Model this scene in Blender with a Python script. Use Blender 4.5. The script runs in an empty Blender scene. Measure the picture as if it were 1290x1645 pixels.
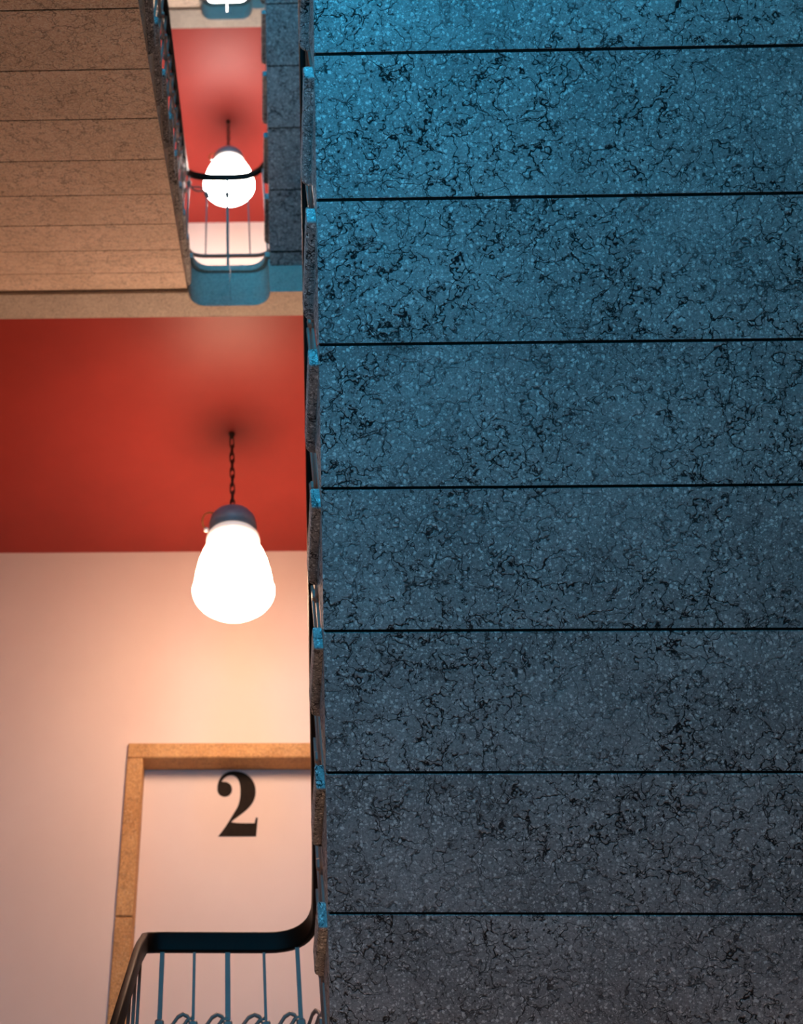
import bpy, bmesh, math, random
from mathutils import Vector, Matrix
random.seed(4)
scene = bpy.context.scene
col = scene.collection
OZ = 1.45                      # the eye stands 1.45 m above the half landing's floor; all heights below are given from the eye

# ------------------------------------------------------------------ camera
F_PX, PX, PY, PITCH, ROLL, YAW = 1486.70, 338.44, 130.20, 59.1129, 1.1227, -2.5156
th, ro, ps = (math.radians(a) for a in (PITCH, ROLL, YAW))
right = Vector((math.cos(ps), -math.sin(ps), 0)); fh = Vector((math.sin(ps), math.cos(ps), 0)); Zv = Vector((0, 0, 1))
fwd = fh*math.cos(th) + Zv*math.sin(th); up = Zv*math.cos(th) - fh*math.sin(th)
R = right*math.cos(ro) + up*math.sin(ro); U = up*math.cos(ro) - right*math.sin(ro)
cam_d = bpy.data.cameras.new('camera'); cam = bpy.data.objects.new('camera', cam_d); col.objects.link(cam)
cam.matrix_world = Matrix(((R.x, U.x, -fwd.x, 0), (R.y, U.y, -fwd.y, 0), (R.z, U.z, -fwd.z, OZ), (0, 0, 0, 1)))
cam_d.sensor_fit = 'AUTO'; cam_d.sensor_width = 36.0
cam_d.lens = F_PX/1645*36.0
cam_d.shift_x = (645-PX)/1645; cam_d.shift_y = (PY-822.5)/1645
cam_d.clip_start = 0.02
cam_d.dof.use_dof = True; cam_d.dof.focus_distance = 2.35; cam_d.dof.aperture_fstop = 2.8
scene.camera = cam

# ------------------------------------------------------------------ world, daylight, exposure
scene.view_settings.view_transform = 'Standard'; scene.view_settings.look = 'None'
scene.view_settings.gamma = 1.0; scene.view_settings.use_curve_mapping = False
scene.view_settings.exposure = 0.0
world = bpy.data.worlds.new('world'); scene.world = world; world.use_nodes = True
bg = world.node_tree.nodes['Background']; bg.inputs[0].default_value = (0.03, 0.33, 0.55, 1); bg.inputs[1].default_value = 0.15

def daylight(name, x, y, z, w, h, power, color):
    l = bpy.data.lights.new(name, 'AREA'); l.shape = 'RECTANGLE'; l.size = w; l.size_y = h
    l.energy = power; l.color = color
    o = bpy.data.objects.new(name, l); col.objects.link(o)
    o.location = (x, y, z+OZ); o.rotation_euler = (math.radians(90), 0, 0)     # -Z of the lamp towards +Y
    return o
DAY = (0.012, 0.46, 0.86)
YB = -0.75                     # inner face of the window wall behind the viewer
daylight('daylight', -0.4, YB-0.22, 1.45, 1.3, 0.9, 92, DAY)
daylight('daylight', -0.4, YB-0.22, 4.75, 1.3, 1.2, 130, DAY)
daylight('daylight', -0.4, YB-0.22, 8.15, 1.3, 1.2, 130, DAY)
LAMP_LOW = ((1.0, 0.62, 0.40), 48.0)
LAMP_FILL = ((1.0, 0.60, 0.36), 34.0)  # unseen lamp, added as warm fill for the foot of the right-hand flight
LAMP_HIGH = ((1.0, 0.87, 0.78), 62.0)

# ------------------------------------------------------------------ helpers
def tag(o, label=None, cat=None, group=None, kind=None):
    if label: o['label'] = label
    if cat: o['category'] = cat
    if group: o['group'] = group
    if kind: o['kind'] = kind
    return o
def link(name, me, mat=None, parent=None):
    if mat is not None and not me.materials: me.materials.append(mat)
    o = bpy.data.objects.new(name, me); col.objects.link(o)
    if parent is not None: o.parent = parent
    return o
def done(bm, name, smooth=False):
    bmesh.ops.recalc_face_normals(bm, faces=bm.faces)
    me = bpy.data.meshes.new(name); bm.to_mesh(me); bm.free()
    if smooth:
        for p in me.polygons: p.use_smooth = True
    return me
def empty(name, loc=(0, 0, 0)):
    o = bpy.data.objects.new(name, None); col.objects.link(o); o.location = loc; o.empty_display_size = 0.1
    return o
def add_box(bm, x0, x1, y0, y1, z0, z1, bevel=0):
    t = bmesh.new() if bevel else bm
    vs = [t.verts.new((x, y, z)) for x in (x0, x1) for y in (y0, y1) for z in (z0, z1)]
    for f in ((0,1,3,2), (4,6,7,5), (0,4,5,1), (2,3,7,6), (0,2,6,4), (1,5,7,3)): t.faces.new([vs[i] for i in f])
    if bevel:
        bmesh.ops.recalc_face_normals(t, faces=t.faces)
        bmesh.ops.bevel(t, geom=t.edges[:], offset=bevel, segments=1, affect='EDGES', profile=0.5)
        me = bpy.data.meshes.new('tmp'); t.to_mesh(me); t.free(); bm.from_mesh(me); bpy.data.meshes.remove(me)
def box(name, x0, x1, y0, y1, z0, z1, mat, parent=None, bevel=0):
    bm = bmesh.new(); add_box(bm, x0, x1, y0, y1, z0, z1, bevel)
    return link(name, done(bm, name), mat, parent)
def add_prism(bm, pts, axis, a0, a1):
    """closed outline in two axes pushed along the third ('x': pts are (y,z); 'y': (x,z); 'z': (x,y))"""
    def P(p, a): return {'x': (a, p[0], p[1]), 'y': (p[0], a, p[1]), 'z': (p[0], p[1], a)}[axis]
    A = [bm.verts.new(P(p, a0)) for p in pts]; B = [bm.verts.new(P(p, a1)) for p in pts]
    n = len(pts)
    bm.faces.new(A); bm.faces.new(B[::-1])
    for i in range(n): bm.faces.new((A[i], B[i], B[(i+1) % n], A[(i+1) % n]))
def add_sweep(bm, path, prof, upv=Vector((0, 0, 1)), cap=True, closed=False):
    """profile (a: sideways, b: up) swept along a 3D path, kept upright"""
    rings = []; n = len(path); path = [Vector(p) for p in path]
    for i, p in enumerate(path):
        if closed: t = path[(i+1) % n]-path[i-1]
        else: t = path[min(i+1, n-1)]-path[max(i-1, 0)]
        t.normalize(); u = upv
        if abs(t.dot(u)) > 0.97: u = Vector((0, 1, 0))
        s = t.cross(u).normalized(); v = s.cross(t).normalized()
        rings.append([bm.verts.new(p+s*a+v*b) for a, b in prof])
    m = len(prof)
    for i in range(n if closed else n-1):
        A, B = rings[i], rings[(i+1) % n]
        for k in range(m): bm.faces.new((A[k], A[(k+1) % m], B[(k+1) % m], B[k]))
    if cap and not closed: bm.faces.new(rings[0][::-1]); bm.faces.new(rings[-1])
def circ(r, n=8): return [(r*math.cos(2*math.pi*k/n), r*math.sin(2*math.pi*k/n)) for k in range(n)]
def add_lathe(bm, prof, cx, cy, n=40):
    rings = []
    for r, z in prof:
        if r < 1e-6: rings.append([bm.verts.new((cx, cy, z))])
        else: rings.append([bm.verts.new((cx+r*math.cos(2*math.pi*k/n), cy+r*math.sin(2*math.pi*k/n), z)) for k in range(n)])
    for A, B in zip(rings, rings[1:]):
        for k in range(n):
            j = (k+1) % n
            if len(A) == 1 and len(B) == 1: continue
            if len(A) == 1: bm.faces.new((A[0], B[k], B[j]))
            elif len(B) == 1: bm.faces.new((A[k], A[j], B[0]))
            else: bm.faces.new((A[k], A[j], B[j], B[k]))
def round_path(pts, radii, n=7):
    """polyline with its corners replaced by smooth bends"""
    out = [Vector(pts[0])]
    for i in range(1, len(pts)-1):
        a, b, c = Vector(pts[i-1]), Vector(pts[i]), Vector(pts[i+1]); r = radii[i-1]
        p = b+(a-b).normalized()*min(r, (a-b).length*0.49); q = b+(c-b).normalized()*min(r, (c-b).length*0.49)
        for k in range(n+1):
            t = k/n; out.append(p*(1-t)**2 + b*2*t*(1-t) + q*t*t)
    out.append(Vector(pts[-1]))
    return out

# ------------------------------------------------------------------ materials
def new_mat(name):
    m = bpy.data.materials.new(name); m.use_nodes = True
    nt = m.node_tree; return m, nt, nt.nodes['Principled BSDF']
def node(nt, t, **kw):
    n = nt.nodes.new(t)
    for k, v in kw.items(): setattr(n, k, v)
    return n
def setin(n, **kw):
    for k, v in kw.items(): n.inputs[k].default_value = v
def ramp(nt, fac, stops):
    r = node(nt, 'ShaderNodeValToRGB'); el = r.color_ramp.elements
    el[0].position, el[0].color = stops[0][0], stops[0][1]; el[1].position, el[1].color = stops[-1][0], stops[-1][1]
    for p, c in stops[1:-1]: e = el.new(p); e.color = c
    nt.links.new(fac, r.inputs[0]); return r.outputs[0]
def g(v): return (v, v, v, 1)
def mixc(nt, fac, a, b, mode='MIX'):
    m = node(nt, 'ShaderNodeMix', data_type='RGBA', blend_type=mode)
    for sock, val in ((m.inputs[0], fac), (m.inputs[6], a), (m.inputs[7], b)):
        if hasattr(val, 'is_linked') or hasattr(val, 'links'): nt.links.new(val, sock)
        else: sock.default_value = val
    return m.outputs[2]
def mathn(nt, op, a, b=None):
    m = node(nt, 'ShaderNodeMath', operation=op)
    for s, v in zip(m.inputs, (a, b)):
        if v is None: continue
        if hasattr(v, 'links'): nt.links.new(v, s)
        else: s.default_value = v
    return m.outputs[0]
def own_coords(nt):
    """object coordinates shifted per object, so that copies of one stone do not repeat its grain"""
    tc = node(nt, 'ShaderNodeTexCoord'); oi = node(nt, 'ShaderNodeObjectInfo')
    sc = node(nt, 'ShaderNodeVectorMath', operation='SCALE'); sc.inputs[0].default_value = (37.1, 23.7, 51.3)
    nt.links.new(oi.outputs['Random'], sc.inputs['Scale'])
    ad = node(nt, 'ShaderNodeVectorMath', operation='ADD')
    nt.links.new(tc.outputs['Object'], ad.inputs[0]); nt.links.new(sc.outputs[0], ad.inputs[1])
    return ad.outputs[0]
def noise(nt, co, scale, detail=4, rough=0.55, dist=0):
    n = node(nt, 'ShaderNodeTexNoise'); setin(n, Scale=scale, Detail=detail, Roughness=rough, Distortion=dist)
    nt.links.new(co, n.inputs['Vector']); return n
def vor(nt, co, scale, feature='F1'):
    n = node(nt, 'ShaderNodeTexVoronoi', feature=feature); setin(n, Scale=scale); nt.links.new(co, n.inputs['Vector']); return n
def warped(nt, co, scale, amount):
    n = noise(nt, co, scale, 3); sub = node(nt, 'ShaderNodeVectorMath', operation='SUBTRACT'); sub.inputs[1].default_value = (0.5, 0.5, 0.5)
    nt.links.new(n.outputs['Color'], sub.inputs[0])
    s = node(nt, 'ShaderNodeVectorMath', operation='SCALE'); s.inputs['Scale'].default_value = amount; nt.links.new(sub.outputs[0], s.inputs[0])
    a = node(nt, 'ShaderNodeVectorMath', operation='ADD'); nt.links.new(co, a.inputs[0]); nt.links.new(s.outputs[0], a.inputs[1])
    return a.outputs[0]

def make_stone(name, lo, hi, speck, vein=1.0, rough=0.75):
    m, nt, b = new_mat(name); co = own_coords(nt)
    big = noise(nt, co, 3.2, 5, 0.6).outputs['Fac']
    base = ramp(nt, big, [(0.3, lo), (0.7, hi)])
    fine = noise(nt, co, 160, 3, 0.7).outputs['Fac']
    base = mixc(nt, 0.75, base, ramp(nt, fine, [(0.25, g(0.20)), (0.75, g(0.90))]), 'OVERLAY')
    wsp = warped(nt, co, 130, 0.012)
    # light chips of aggregate
    for scale, r, thr, amt in ((85, 0.36, 0.58, 0.9), (50, 0.24, 0.78, 1.0), (170, 0.40, 0.5, 0.7)):
        v = vor(nt, wsp, scale); sep = node(nt, 'ShaderNodeSeparateColor'); nt.links.new(v.outputs['Color'], sep.inputs[0])
        on = mathn(nt, 'GREATER_THAN', sep.outputs[0], thr); near = ramp(nt, v.outputs['Distance'], [(r*0.7, g(1)), (r, g(0))])
        f = mathn(nt, 'MULTIPLY', mathn(nt, 'MULTIPLY', on, near), amt)
        base = mixc(nt, f, base, speck)
    # broken dark veins
    mask_all = None; patch = ramp(nt, noise(nt, co, 3.5, 3, 0.6).outputs['Fac'], [(0.36, g(0.55)), (0.55, g(1))])
    for scale, w, wa, thr in ((11, 0.030, 0.15, 0.44), (18, 0.037, 0.11, 0.48), (31, 0.052, 0.05, 0.515)):
        wc = warped(nt, co, 14 if scale < 30 else 40, wa)
        v = vor(nt, wc, scale, 'DISTANCE_TO_EDGE')
        line = ramp(nt, v.outputs['Distance'], [(w*0.35, g(1)), (w, g(0))])
        mk = ramp(nt, noise(nt, co, 13 + scale*0.6, 5, 0.75).outputs['Fac'], [(thr-0.02, g(0)), (thr+0.06, g(1))])
        f = mathn(nt, 'MULTIPLY', mathn(nt, 'MULTIPLY', line, mk), patch)
        mask_all = f if mask_all is None else mathn(nt, 'MAXIMUM', mask_all, f)
    f = mathn(nt, 'MULTIPLY', mask_all, vein)
    base = mixc(nt, f, base, (0.012, 0.011, 0.012, 1))
    # rubbed dirt patches
    sm = node(nt, 'ShaderNodeMapping'); sm.inputs['Scale'].default_value = (2.2, 7, 7); nt.links.new(co, sm.inputs[0])
    d = ramp(nt, noise(nt, sm.outputs[0], 1.5, 6, 0.75).outputs['Fac'], [(0.62, g(0)), (0.75, g(0.75))])
    base = mixc(nt, mathn(nt, 'MULTIPLY', d, vein), base, (0.07, 0.055, 0.05, 1))
    nt.links.new(base, b.inputs['Base Color']); b.inputs['Roughness'].default_value = rough; b.inputs['Specular IOR Level'].default_value = 0.25
    bp = node(nt, 'ShaderNodeBump'); bp.inputs['Strength'].default_value = 0.35; bp.inputs['Distance'].default_value = 0.004
    h = mathn(nt, 'SUBTRACT', fine, mathn(nt, 'MULTIPLY', mask_all, 1.2)); nt.links.new(h, bp.inputs['Height'])
    nt.links.new(bp.outputs[0], b.inputs['Normal'])
    return m
def make_plain(name, a, b_, scale=6, rough=0.6, metal=0.0, bump=0.1, spec=0.4):
    m, nt, b = new_mat(name); co = own_coords(nt)
    n = noise(nt, co, scale, 5, 0.6); c = ramp(nt, n.outputs['Fac'], [(0.3, a), (0.7, b_)])
    nt.links.new(c, b.inputs['Base Color']); setin(b, Roughness=rough, Metallic=metal); b.inputs['Specular IOR Level'].default_value = spec
    if bump:
        bp = node(nt, 'ShaderNodeBump'); bp.inputs['Strength'].default_value = bump; bp.inputs['Distance'].default_value = 0.002
        nt.links.new(noise(nt, co, scale*14, 4, 0.6).outputs['Fac'], bp.inputs['Height']); nt.links.new(bp.outputs[0], b.inputs['Normal'])
    return m
def C(r, gg, b): return (r, gg, b, 1)
STONE = make_stone('terrazzo_stone', C(0.27, 0.26, 0.257), C(0.43, 0.41, 0.40), C(0.90, 0.88, 0.85))
EDGE = make_stone('pale_edge_stone', C(0.44, 0.39, 0.34), C(0.56, 0.50, 0.43), C(0.62, 0.57, 0.50), 0.25)
FRAME = make_stone('tan_door_stone', C(0.48, 0.25, 0.095), C(0.62, 0.36, 0.155), C(0.66, 0.42, 0.22), 0.35, 0.6)
RED = make_plain('red_gloss_paint', C(0.33, 0.030, 0.022), C(0.38, 0.036, 0.026), 2.5, 0.46, 0, 0.08, 0.32)
WALL = make_plain('cream_wall_paint', C(0.78, 0.64, 0.58), C(0.82, 0.68, 0.62), 2.0, 0.65, 0, 0.06)
OCHRE = make_plain('ochre_wall_paint', C(0.30, 0.18, 0.10), C(0.35, 0.22, 0.12), 2.0, 0.7, 0, 0.06)
STONE_LAMPLIT = make_stone('lamplit_terrazzo_stone', C(0.58, 0.45, 0.35), C(0.72, 0.56, 0.45), C(0.78, 0.70, 0.62), 0.55)  # same terrazzo, paler and warmer: lamplight on the left flights put into its colour
IRON = make_plain('grey_painted_iron', C(0.23, 0.165, 0.14), C(0.29, 0.215, 0.18), 18, 0.42, 0.1, 0.12)
RAIL = make_plain('black_handrail_paint', C(0.006, 0.003, 0.002), C(0.010, 0.005, 0.003), 12, 0.5, 0, 0.05, 0.12)
CAP = make_plain('dull_cap_metal', C(0.22, 0.23, 0.25), C(0.30, 0.31, 0.33), 20, 0.5, 0.2, 0.08)
CHAIN = make_plain('rusty_chain_metal', C(0.05, 0.025, 0.015), C(0.10, 0.05, 0.03), 40, 0.45, 0.6, 0.1)
BRASS = make_plain('brass_wire', C(0.55, 0.32, 0.10), C(0.65, 0.40, 0.14), 30, 0.3, 0.8, 0)
PORC = make_plain('white_porcelain', C(0.8, 0.78, 0.74), C(0.85, 0.83, 0.8), 10, 0.3, 0, 0)
JOINT = make_plain('black_joint_dirt', C(0.008, 0.007, 0.006), C(0.016, 0.014, 0.012), 40, 0.95, 0, 0.1, 0.05)
INK = make_plain('black_number_paint', C(0.010, 0.006, 0.004), C(0.018, 0.011, 0.007), 30, 0.7, 0, 0.1, 0.15)
DARKWOOD = make_plain('window_frame_paint', C(0.55, 0.55, 0.55), C(0.62, 0.62, 0.62), 8, 0.5)
FLOOR = make_plain('stone_floor', C(0.20, 0.15, 0.12), C(0.26, 0.20, 0.16), 9, 0.5)
def make_glass():
    m = bpy.data.materials.new('window_glass'); m.use_nodes = True; nt = m.node_tree; nt.nodes.remove(nt.nodes['Principled BSDF'])
    t = node(nt, 'ShaderNodeBsdfTransparent'); gl = node(nt, 'ShaderNodeBsdfGlossy'); gl.inputs['Roughness'].default_value = 0.05
    mx = node(nt, 'ShaderNodeMixShader'); mx.inputs[0].default_value = 0.06
    nt.links.new(t.outputs[0], mx.inputs[1]); nt.links.new(gl.outputs[0], mx.inputs[2]); nt.links.new(mx.outputs[0], nt.nodes['Material Output'].inputs[0])
    return m
GLASS = make_glass()
def make_opal(name, color, strength):
    m, nt, b = new_mat(name)
    setin(b, Roughness=0.25); b.inputs['Base Color'].default_value = (0.85, 0.82, 0.78, 1)
    b.inputs['Emission Color'].default_value = (*color, 1); b.inputs['Emission Strength'].default_value = strength
    return m

# ------------------------------------------------------------------ dimensions
GO, RI = 0.30, 0.16986
XWL, XWR = -1.85, 1.75
YW = 5.885; YREC = 6.012                         # landing wall, back of the door recess
Z3, FT = 3.70, 0.305                             # underside of landing three, slab thickness
YF, YBK, YCUT = 3.541, 3.718, 3.639              # slab front, back of its edge stones, end of the well
H4 = 3.42                                        # next storey
F2 = 0.268; DY2 = 0.60                           # floor of landing two and how much deeper its edge lies
MID = 2.29; YMID = 0.86                          # half landing between two and three
CX = -0.0325

# ------------------------------------------------------------------ structure
def struct(name, bm, mat, parent=None):
    o = link(name, done(bm, name), mat, parent)
    if parent is None: o['kind'] = 'structure'; o.location.z = OZ
    return o
ZT = 10.6
DX0, DX1, DZ1 = -0.561, 0.482, 2.4846            # door opening in landing two's wall
bm = bmesh.new()
e = 0.03; ZB = -3.3
add_box(bm, XWL, DX0-e, YW, YW+0.3, ZB, ZT); add_box(bm, DX1+e, XWR, YW, YW+0.3, ZB, ZT)
add_box(bm, DX0-e, DX1+e, YW, YW+0.3, DZ1+e, ZT); add_box(bm, DX0-e, DX1+e, YW, YW+0.3, ZB, F2)
struct('wall_far', bm, WALL)
bm = bmesh.new(); add_box(bm, XWL-0.25, XWL, YB-0.3, YW+0.3, ZB, ZT); struct('wall_left', bm, OCHRE)
bm = bmesh.new(); add_box(bm, XWR, XWR+0.25, YB-0.3, YW+0.3, ZB, ZT); struct('wall_right', bm, OCHRE)
WINS = [(-1.10, 0.30, 0.95, 1.95), (-1.10, 0.30, 4.10, 5.38), (-1.10, 0.30, 7.50, 8.78)]
bm = bmesh.new(); wx0, wx1 = -1.10, 0.30
add_box(bm, XWL, wx0, YB-0.3, YB, ZB, ZT); add_box(bm, wx1, XWR, YB-0.3, YB, ZB, ZT)
zz = ZB
for _, _, a, b in WINS: add_box(bm, wx0, wx1, YB-0.3, YB, zz, a); zz = b
add_box(bm, wx0, wx1, YB-0.3, YB, zz, ZT)
struct('wall_window', bm, OCHRE)
for i, (x0, x1, z0, z1) in enumerate(WINS):
    w = empty('window_%d' % (i+1), (0, 0, OZ)); w['kind'] = 'structure'
    bm = bmesh.new(); y0, y1 = YB-0.10, YB-0.04
    add_box(bm, x0, x0+0.06, y0, y1, z0, z1); add_box(bm, x1-0.06, x1, y0, y1, z0, z1)
    add_box(bm, x0+0.06, x1-0.06, y0, y1, z0, z0+0.06); add_box(bm, x0+0.06, x1-0.06, y0, y1, z1-0.06, z1)
    link('frame', done(bm, 'frame'), DARKWOOD, w)
    xm = (x0+x1)/2; box('mullion', xm-0.02, xm+0.02, y0, y1, z0+0.06, z1-0.06, DARKWOOD, w)
    for a, b in ((x0+0.06, xm-0.02), (xm+0.02, x1-0.06)): box('pane', a, b, YB-0.072, YB-0.067, z0+0.06, z1-0.06, GLASS, w)
# floors, half landings, landings
bm = bmesh.new(); add_box(bm, XWL, XWR, YB, YW, ZB-0.2, ZB); struct('floor', bm, FLOOR)
bm = bmesh.new(); add_box(bm, XWL, XWR, YB, 1.40, -1.70, -1.45); struct('floor_half_landing', bm, STONE)
bm = bmesh.new(); add_box(bm, XWL, XWR, YB, YMID, MID-0.28, MID); struct('floor_half_landing', bm, STONE)
bm = bmesh.new(); add_box(bm, XWL, XWR, YB, YMID, MID+3.397-0.28, MID+3.397); struct('floor_half_landing', bm, STONE)
bm = bmesh.new(); add_box(bm, XWL, XWR, YB, YW, ZT, ZT+0.2); struct('ceiling_top', bm, WALL)

def well_outline(left, dx=0.0, dy=0.0, off=0.0):
    """plan of one landing edge stone: the well's end bites into it with a rounded corner"""
    xl, xr, xm, r = -0.252+off, 0.1875-off, -0.028, 0.092
    yf, yc = YF-off+dy, YCUT-off+dy
    yf_ = YF-(off if off else 0)+dy
    pts = []
    if left:
        pts = [(XWL, yf_), (xl, yf_)]
        for k in range(0, 9):
            a = math.pi - k*math.pi/16; pts.append((xl+r+r*math.cos(a), yc-r+r*math.sin(a)))
        pts += [(xm-0.0007, yc), (xm-0.0007, YBK+dy), (XWL, YBK+dy)]
    else:
        pts = [(XWR, yf_), (xr, yf_)]
        for k in range(0, 9):
            a = k*math.pi/16; pts.append((xr-r+r*math.cos(a), yc-r+r*math.sin(a)))
        pts += [(xm+0.0007, yc), (xm+0.0007, YBK+dy), (XWR, YBK+dy)]
    out = []
    for p in pts:
        if not out or (Vector(p)-Vector(out[-1])).length > 1e-4: out.append(p)
    return out
def landing(zu, dy, n):
    root = empty('floor_landing', (0, 0, OZ)); root['kind'] = 'structure'
    zf = zu+FT
    for left in (True, False):
        bm = bmesh.new(); add_prism(bm, well_outline(left, dy=dy), 'z', zu, zf-0.047)
        s = link('edge_stone', done(bm, 'edge_stone'), EDGE, root)
        bm = bmesh.new(); add_prism(bm, well_outline(left, dy=dy, off=0.016), 'z', zf-0.042, zf)
        link('nosing', done(bm, 'nosing'), EDGE, s)
    bm = bmesh.new(); add_box(bm, XWL, XWR, YBK+dy+0.002, YW, zu+0.012, zf); link('slab', done(bm, 'slab'), FLOOR, root)
    bm = bmesh.new(); add_box(bm, XWL, XWR, YBK+dy+0.002, YW, zu+0.002, zu+0.012)
    struct('ceiling', bm, RED)
    return root
landing(F2-FT, DY2, 2); landing(Z3, 0, 3); landing(Z3+H4, 0, 4); landing(Z3+2*H4, 0, 5)

# door of landing two: stone architrave round a plastered recess with the painted number
door = empty('door_1', (0, 0, OZ)); door['kind'] = 'structure'
box('panel', DX0, DX1, YREC, YREC+0.05, F2, DZ1, WALL, door)
def framestone(x0, x1, z0, z1):
    o = box('frame_stone', x0, x1, YW-0.022, YREC-0.001, z0, z1, FRAME, door, 0.005); return o
ZJ = 1.797; ZL = 2.557
for sx in (0, 1):
    a, b = ((DX0-0.088, DX0) if sx == 0 else (DX1, DX1+0.088))
    framestone(a, b, F2, ZJ-0.0015); framestone(a, b, ZJ+0.0015, DZ1-0.0015)
framestone(DX0-0.088, DX1+0.088, DZ1, ZL)
NUM2 = [(-0.06, 2.4793), (-0.0321, 2.4774), (-0.0073, 2.4718), (0.0142, 2.463), (0.032, 2.4511), (0.0461, 2.4366), (0.056, 2.4197), (0.0617, 2.4007), (0.063, 2.3799), (0.06, 2.3609), (0.0534, 2.3437), (0.0436, 2.3282), (0.0313, 2.314), (0.0169, 2.301), (0.0008, 2.2891), (-0.0163, 2.2779), (-0.034, 2.2673), (-0.0473, 2.2591), (-0.0587, 2.252), (-0.0679, 2.2457), (-0.0748, 2.2397), (-0.0488, 2.2364), (-0.0182, 2.235), (0.0158, 2.2349), (0.0518, 2.235), (0.0601, 2.2609), (0.0705, 2.2601), (0.0584, 2.1763), (-0.1451, 2.1762), (-0.1316, 2.1896), (-0.1177, 2.205), (-0.1038, 2.2219), (-0.09, 2.2395), (-0.0767, 2.2572), (-0.0642, 2.2742), (-0.0528, 2.2897), (-0.0429, 2.303), (-0.0349, 2.3168), (-0.0289, 2.3333), (-0.0249, 2.3516), (-0.0228, 2.3708), (-0.0224, 2.3896), (-0.0238, 2.4072), (-0.0268, 2.4223), (-0.0314, 2.4338), (-0.0382, 2.4445), (-0.0476, 2.4525), (-0.0591, 2.4575), (-0.0721, 2.4593), (-0.086, 2.4576), (-0.1001, 2.4522), (-0.1138, 2.4426), (-0.1265, 2.4289), (-0.1127, 2.4271), (-0.0992, 2.4262), (-0.0868, 2.4216), (-0.0767, 2.4139), (-0.0702, 2.4039), (-0.0677, 2.3926), (-0.0696, 2.3812), (-0.0756, 2.3709), (-0.0852, 2.3629), (-0.0972, 2.3578), (-0.1105, 2.3563), (-0.1236, 2.3585), (-0.1352, 2.3642), (-0.1441, 2.3727), (-0.1494, 2.3832), (-0.1505, 2.3947), (-0.149, 2.412), (-0.1442, 2.4279), (-0.1363, 2.4423), (-0.1257, 2.4548), (-0.1124, 2.465), (-0.0969, 2.4728), (-0.0794, 2.4776)]
from mathutils.geometry import tessellate_polygon
bm = bmesh.new(); nv = [[bm.verts.new((x, y, z)) for x, z in NUM2] for y in (YREC-0.0025, YREC-0.0002)]
for tri in tessellate_polygon([[Vector((x, z, 0)) for x, z in NUM2]]):
    for v in nv: bm.faces.new([v[i] for i in tri])
for i in range(len(NUM2)): k = (i+1) % len(NUM2); bm.faces.new((nv[0][i], nv[0][k], nv[1][k], nv[1][i]))
num = link('painted_numeral', done(bm, 'painted_numeral'), INK, door); num['label'] = 'black painted numeral 2 in a fat serif style'

# ------------------------------------------------------------------ stair flights: cantilevered stone steps, smooth underneath
def step_meshes(s, xo, xb, xw, name):
    """one step; origin at the upper seam of its underside. s=+1: the flight falls towards +Y, s=-1: towards -Y.
    xo: free end of the tread, xb: free end of the body, xw: wall end"""
    k = 0.0040; j = 0.020
    t = Vector((0.3, -RI)).normalized(); q = Vector((0.044, 0.042)).normalized()
    A = Vector((0, 0)); B = Vector((GO, -RI))
    pts = [A+q*j, A+t*k, B-t*k, B+q*j, B+Vector((0.044, 0.042)), Vector((0.344, -0.0105)), Vector((0.054, -0.0105)), Vector((0.054, 0.0405)), Vector((0.044, 0.0405))]
    bm = bmesh.new(); add_prism(bm, [(s*u, v) for u, v in pts], 'x', xb, xw)
    body = done(bm, name+'_body')
    nrm = Vector((t.y, -t.x))*-1
    m1 = B-t*0.012+nrm*0.0022; m2 = B+t*0.012+nrm*0.0022
    bm = bmesh.new(); add_prism(bm, [(s*u, v) for u, v in (m1, m2, m2+nrm*0.010, m1+nrm*0.010)], 'x', xb+(0.004 if xw > xb else -0.004), xw)
    mortar = done(bm, name+'_mortar')
    # tread: plan outline with rounded free corners
    d = 1 if xw > xo else -1; r1, r2 = (0.006, 0.022) if s > 0 else (0.020, 0.010)
    u0, u1 = 0.0545, 0.382
    plan = [(xw, u0)]
    for n, (cu, r, a0) in enumerate(((u0, r1, 0), (u1, r2, 1))):
        for i in range(6):
            a = math.pi/2*i/5
            if n == 0: plan.append((xo+d*(r-r*math.sin(a)), cu+r-r*math.cos(a)))
            else: plan.append((xo+d*(r-r*math.cos(a)), cu-r+r*math.sin(a)))
    plan.append((xw, u1))
    bm = bmesh.new(); add_prism(bm, [(x, s*u) for x, u in plan], 'z', -0.0105, 0.0408)
    bmesh.ops.recalc_face_normals(bm, faces=bm.faces)
    es = [e for e in bm.edges if abs(e.verts[0].co.z-e.verts[1].co.z) < 1e-5 and abs(e.verts[0].co.x-xw) > 1e-4 or
          (abs(e.verts[0].co.z-e.verts[1].co.z) < 1e-5 and abs(e.verts[1].co.x-xw) > 1e-4)]
    bmesh.ops.bevel(bm, geom=es, offset=0.005, segments=2, affect='EDGES', profile=0.5)
    tread = done(bm, name+'_tread')
    return body, tread, mortar
def flight(label, s, meshes, ns, y0, z0, dz):
    root = empty('stair_flight', (0, 0, OZ)); tag(root, label, 'stairs', 'stone stair flights')
    body, tread, mortar = meshes
    for n in ns:
        o = link('step', body, STONE, root); o.location = (0, y0-s*n*GO, z0+n*RI+dz)
        link('tread', tread, STONE, o); link('mortar_joint', mortar, JOINT, o)
    return root
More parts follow.
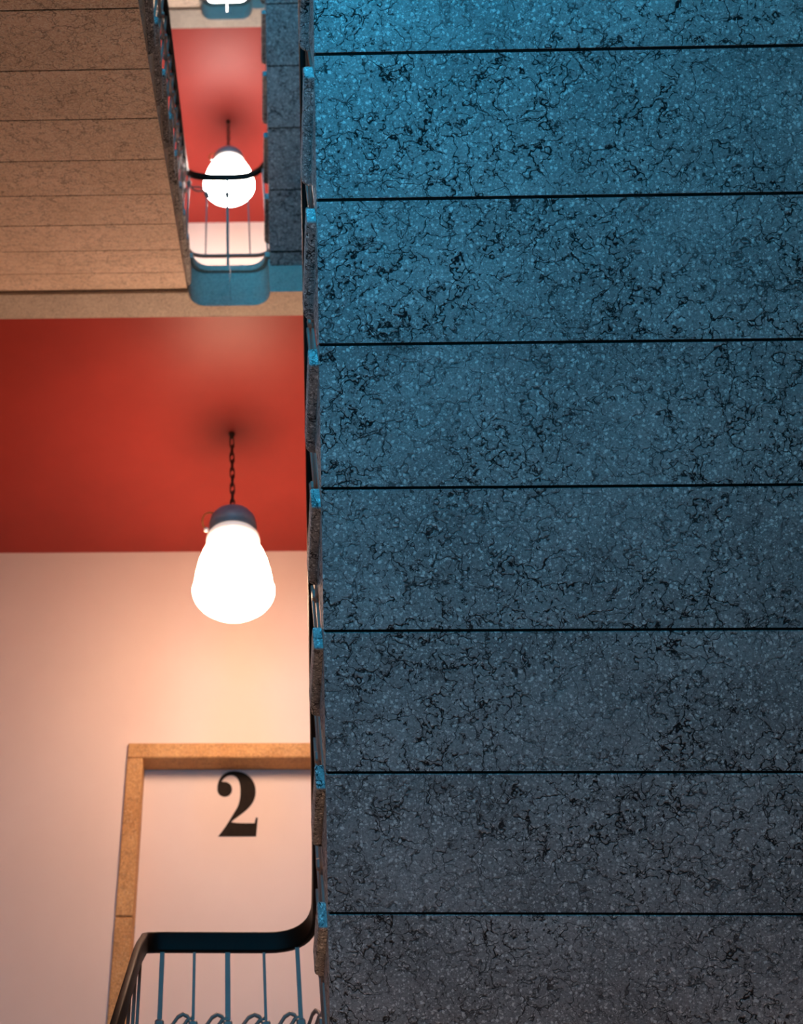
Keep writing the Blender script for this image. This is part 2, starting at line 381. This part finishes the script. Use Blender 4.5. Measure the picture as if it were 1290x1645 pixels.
# right-hand flights fall away from the viewer, left-hand ones rise away
XO_R, XB_R = 0.1738, 0.1962
XO_L, XB_L = -0.239, -0.2614
mr = step_meshes(1, XO_R, XB_R, XWR-0.003, 'right'); ml = step_meshes(-1, XO_L, XB_L, XWL+0.003, 'left')
YR0, ZR0 = 2.8708, 0.8865
flight('big blue-lit stone stair flight seen from below, filling the right side', 1, mr, range(-3, 8), YR0, ZR0, 0)
gf = flight('narrow strip of grey stone stair flight seen high between the railing and big blue flight', 1, mr, range(-1, 8), YR0, ZR0, 3.397)
bm = bmesh.new(); add_prism(bm, [(YR0+2*GO+0.006, ZR0-2*RI-0.0034+3.397), (3.539, ZR0+3.397-RI*(3.539-YR0)/GO), (3.539, 3.93), (YR0+2*GO+0.03, 3.97)], 'x', XB_R, XWR-0.003)
link('step', done(bm, 'step_foot'), STONE, gf)
YL0, ZL0 = 3.2802, 3.579
def lflight(label, dz):
    root = empty('stair_flight', (0, 0, OZ)); tag(root, label, 'stairs', 'stone stair flights')
    body, tread, mortar = ml
    for k in range(0, 9):
        b = body
        o = link('step', b, STONE_LAMPLIT, root); o.location = (0, YL0+GO-k*GO, ZL0+RI-k*RI+dz)
        link('tread', tread, STONE, o); link('mortar_joint', mortar, JOINT, o)
    return root
lflight('orange-lit stone stair flight seen from below at upper left', 0)
lflight('pale stone stair flight just above the topmost landing edge', H4)

# ------------------------------------------------------------------ railings
HW, HH = 0.0115, 0.027
def rail_profile():
    pr = []
    for sx, sy, a0 in ((1, 1, 0), (-1, 1, 90), (-1, -1, 180), (1, -1, 270)):
        for i in range(4):
            a = math.radians(a0+30*i); pr.append((sx*(HW-0.006)+0.006*math.cos(a), HH+sy*(HH-0.006)+0.006*math.sin(a)))
    return pr
RP = rail_profile()
XRR = 0.2375
def bar(parent, x, y, z0, z1, w, d, name='baluster'):
    return box(name, x-w/2, x+w/2, y-d/2, y+d/2, z0, z1, IRON, parent, 0.002)
def scroll(parent, p, q, drop, flip=False):
    """a wrought S that leaves one bar low, arches over and hooks into the next, with its mirrored twin below"""
    p, q = Vector(p), Vector(q); d = q-p; out = []
    prof = [(0.0, -0.026), (0.18, -0.018), (0.36, 0.004), (0.54, 0.026), (0.70, 0.034), (0.84, 0.028), (0.94, 0.012), (1.0, -0.006)]
    bm = bmesh.new()
    for sg in (1, -1):
        path = []
        for t, h in prof:
            tt = t if sg > 0 else 1-t
            path.append(p+d*tt+Vector((0, 0, -drop+sg*h)))
        sm = [path[0]]
        for i in range(len(path)-1):
            sm += [path[i].lerp(path[i+1], 0.5), path[i+1]]
        add_sweep(bm, sm, circ(0.0058, 6))
    return link('scroll', done(bm, 'scroll', True), IRON, parent)
def collar(parent, x, y, z): return box('collar', x-0.015, x+0.015, y-0.012, y+0.012, z-0.014, z+0.014, IRON, parent, 0.004)
def nose_z_r(y, dz=0): return 0.9275+dz+(3.253-y)*RI/GO
def nose_z_l(y, dz=0): return 3.790+dz+(y-3.198)*RI/GO
def railing(label, zr, yl, floor, left_line, right_dz, left_y0, bars, widths, scrolls, nr, lk, left_dz, bottom, XRL, rl, rr, drop):
    root = empty('stair_railing', (0, yl, floor+OZ)); tag(root, label, 'railing', 'black iron stair railings')
    off = Vector((0, -yl, -floor))
    def L(p): return Vector(p)+off
    # handrail along the arriving flight, round the well's end and up the leaving flight
    ye = yl-0.24
    pts = [L((XRL, left_y0, left_line(left_y0))), L((XRL, yl-0.36, left_line(yl-0.36))), L((XRL-0.008, yl, zr)), L((XRR, yl, zr)),
           L((XRR, yl-0.40, nose_z_r(yl-0.40, right_dz)+0.73)), L((XRR, 0.9, nose_z_r(0.9, right_dz)+0.73))]
    path = round_path(pts, [0.10, rl, rr, 0.12], 10)
    bm = bmesh.new(); add_sweep(bm, path, RP); link('handrail', done(bm, 'handrail', True), RAIL, root)
    # bottom rail bent round the well's end
    bp_ = round_path([L((XRL+0.02, yl-0.16, floor+bottom)), L((XRL+0.02, yl, floor+bottom)), L((XRR-0.02, yl, floor+bottom)), L((XRR-0.02, yl-0.16, floor+bottom))], [0.11, 0.11], 8)
    bm = bmesh.new(); add_sweep(bm, bp_, [(-0.010, -0.006), (0.010, -0.006), (0.010, 0.006), (-0.010, 0.006)]); link('bottom_rail', done(bm, 'bottom_rail'), IRON, root)
    # landing bars, each from the bottom rail (the middle one from the floor) to the handrail above it
    def on(pth, x):
        c = [p for p in pth if p.y > -0.2]
        for p, q in zip(c, c[1:]):
            if p.x <= x <= q.x and q.x > p.x: return p.lerp(q, (x-p.x)/(q.x-p.x))
        return min(c, key=lambda p: abs(p.x-x))
    ends = []
    for i, (x, w) in enumerate(zip(bars, widths)):
        lo, hi = on(bp_, x).copy(), on(path, x)+Vector((0, 0, 0.006))
        if i == 2: lo.z = 0.0
        bm = bmesh.new(); add_sweep(bm, [lo, hi], [(-w/2, -0.005), (w/2, -0.005), (w/2, 0.005), (-w/2, 0.005)], upv=Vector((0, 1, 0)))
        link('baluster', done(bm, 'baluster'), IRON, root); ends.append((lo, hi))
    def at(i, z):
        lo, hi = ends[i]; return lo.lerp(hi, (z-lo.z)/(hi.z-lo.z))
    for i, x in enumerate(bars):
        p = at(i, zr-floor-drop+0.004)
        if i in scrolls or i-1 in scrolls: collar(root, p.x, p.y, p.z)
    for i in scrolls:
        u = Vector((0, 0, drop)); scroll(root, at(i, zr-floor-drop)+u, at(i+1, zr-floor-drop)+u, drop)
    # leaving flight, two bars to a tread
    prevs = at(4, zr-floor-drop)+Vector((0, 0, 0.20)) if len(scrolls) > 3 else None
    for n in nr:
        for f in (0.07, 0.22):
            y = 3.253-GO*n-f; zt = 0.9275+right_dz+RI*n; zh = nose_z_r(y, right_dz)+0.73
            if y > yl-0.16: continue
            p = L((XRR, y, zh)); bar(root, p.x, p.y, zt-floor, p.z+0.006, 0.010, 0.014 if f < 0.1 else 0.010)
            collar(root, p.x, p.y, p.z-0.20)
            if prevs is not None: scroll(root, prevs, p, 0.20)
            prevs = p
    prevs = None
    for k in lk:
        for f in (0.07, 0.22):
            y = 3.198-GO*k+f+left_dz[0]; zt = 3.790-RI*k+left_dz[1]; zh = left_line(y)
            if y > yl-0.16 or y < left_y0: continue
            p = L((XRL, y, zh)); bar(root, p.x, p.y, zt-floor, p.z+0.006, 0.010, 0.014 if f < 0.1 else 0.010)
            collar(root, p.x, p.y, p.z-0.20)
            if prevs is not None: scroll(root, prevs, p, 0.20)
            prevs = p
    return root
YR2 = 4.2686; ZR2 = 1.211
railing('black handrail and grey iron bars curving round the landing edge below the number 2', ZR2, YR2, F2,
        lambda y: ZR2-0.567*(YR2-0.12-y), 0.0, 2.75, (-0.2967, -0.1847, -0.0686, 0.0578, 0.1735), (0.016, 0.010, 0.018, 0.010, 0.015),
        (0, 1, 2, 3), range(-3, 8), range(0, 4), (DY2, -3.397-0.34), 0.13, -0.350, 0.07, 0.17, 0.190)
YR3 = 3.668; ZR3 = 4.872
railing('blue-grey iron railing round the well end in front of the upper lamp', ZR3, YR3, Z3+FT,
        lambda y: nose_z_l(y)+0.73, 3.397, 0.6, (-0.285, -0.171, -0.040, 0.091, 0.193), (0.012, 0.008, 0.017, 0.008, 0.012),
        (0, 1), range(-1, 8), range(0, 9), (0, 0), 0.13, -0.295, 0.22, 0.22, 0.165)

# ------------------------------------------------------------------ pendant lamps
def add_link(bm, c, rot, h=0.034, w=0.012, r=0.0045):
    path = []
    for i in range(14):
        a = 2*math.pi*i/14; x = w*math.cos(a); z = (h-w)*(1 if math.sin(a) > 0 else -1)*(0.0 if abs(math.sin(a)) < 1e-6 else 1)+w*math.sin(a)
        path.append(Vector((x*math.cos(rot), x*math.sin(rot), z))+Vector(c))
    add_sweep(bm, path, circ(r, 6), upv=Vector((-math.sin(rot), math.cos(rot), 0.001)), closed=True)
def lamp(label, zc, opal):
    """hung from the ceiling at height zc; built about the axis, heights as measured on the lamp of landing two"""
    root = empty('pendant_lamp', (-0.037, 4.693, zc+OZ)); tag(root, label, 'lamp', 'glass pendant lamps')
    D = -3.70
    bm = bmesh.new(); add_lathe(bm, [(0, 3.6985+D), (0.020, 3.6985+D), (0.018, 3.692+D), (0.009, 3.668+D), (0, 3.668+D)], 0, 0, 24)
    link('ceiling_hook', done(bm, 'ceiling_hook', True), CHAIN, root)
    z = 3.655+D; i = 0; bm = bmesh.new()
    while z > 3.20+D:
        add_link(bm, (0, 0, z-0.02), 0.35+(i % 2)*math.pi/2); z -= 0.051; i += 1
    link('chain', done(bm, 'chain', True), CHAIN, root)
    bm = bmesh.new()
    add_lathe(bm, [(0, 3.205+D), (0.02, 3.203+D), (0.03, 3.185+D), (0.075, 3.176+D), (0.105, 3.160+D), (0.124, 3.135+D), (0.131, 3.10+D), (0.131, 3.046+D), (0.122, 3.046+D), (0.118, 3.09+D), (0, 3.12+D)], 0, 0)
    link('cap', done(bm, 'cap', True), CAP, root)
    bm = bmesh.new()
    pr = [(0, 2.604), (0.08, 2.6215), (0.14, 2.655), (0.18, 2.682), (0.202, 2.708), (0.2105, 2.728), (0.2115, 2.744), (0.206, 2.757), (0.192, 2.760), (0.192, 2.764), (0.203, 2.770), (0.2015, 2.79), (0.195, 2.83), (0.182, 2.885), (0.165, 2.93), (0.148, 2.962),
          (0.128, 2.978), (0.124, 2.984), (0, 2.985)]
    ring = [(0.118, 2.980), (0.130, 2.984), (0.141, 2.992), (0.146, 3.010), (0.142, 3.030), (0.130, 3.044), (0.112, 3.047), (0, 3.05)]
    add_lathe(bm, [(r, zz+D) for r, zz in pr], 0, 0, 56)
    sh = link('glass_shade', done(bm, 'glass_shade', True), opal, root)
    bm = bmesh.new(); add_lathe(bm, [(r, zz+D) for r, zz in ring], 0, 0, 56)
    link('glass_collar', done(bm, 'glass_collar', True), OPAL_NECK, sh)
    bm = bmesh.new()
    wire = [(-0.085, 0, 3.165), (-0.125, -0.02, 3.172), (-0.158, -0.03, 3.150), (-0.168, -0.03, 3.112), (-0.158, -0.03, 3.075), (-0.146, -0.03, 3.062)]
    sm = round_path([(x, y, zz+D) for x, y, zz in wire], [0.02]*4, 4)
    add_sweep(bm, sm, circ(0.0045, 8)); w = link('wire', done(bm, 'wire', True), BRASS, root)
    bm = bmesh.new(); bmesh.ops.create_uvsphere(bm, u_segments=14, v_segments=8, radius=0.013)
    bmesh.ops.translate(bm, verts=bm.verts, vec=(-0.143, -0.03, 3.058+D)); link('ceramic_bead', done(bm, 'ceramic_bead', True), PORC, w)
    return root
OPAL_NECK = make_opal('opal_glass_neck', (1.0, 0.80, 0.64), 0.55)
OPAL_FILL = make_opal('opal_glass_fill', *LAMP_FILL); OPAL_LOW = make_opal('opal_glass_warm', *LAMP_LOW); OPAL_HIGH = make_opal('opal_glass_bright', *LAMP_HIGH)
lamp('unseen white glass lamp added as warm fill, under the landing of the number 2', F2-FT, OPAL_FILL)
lamp('bell-shaped white glass lamp on a chain below the deep red ceiling', Z3, OPAL_LOW)
lamp('glowing white glass lamp behind the upper railing', Z3+H4, OPAL_HIGH)
lamp('white glass lamp of the highest landing', Z3+2*H4, OPAL_HIGH)
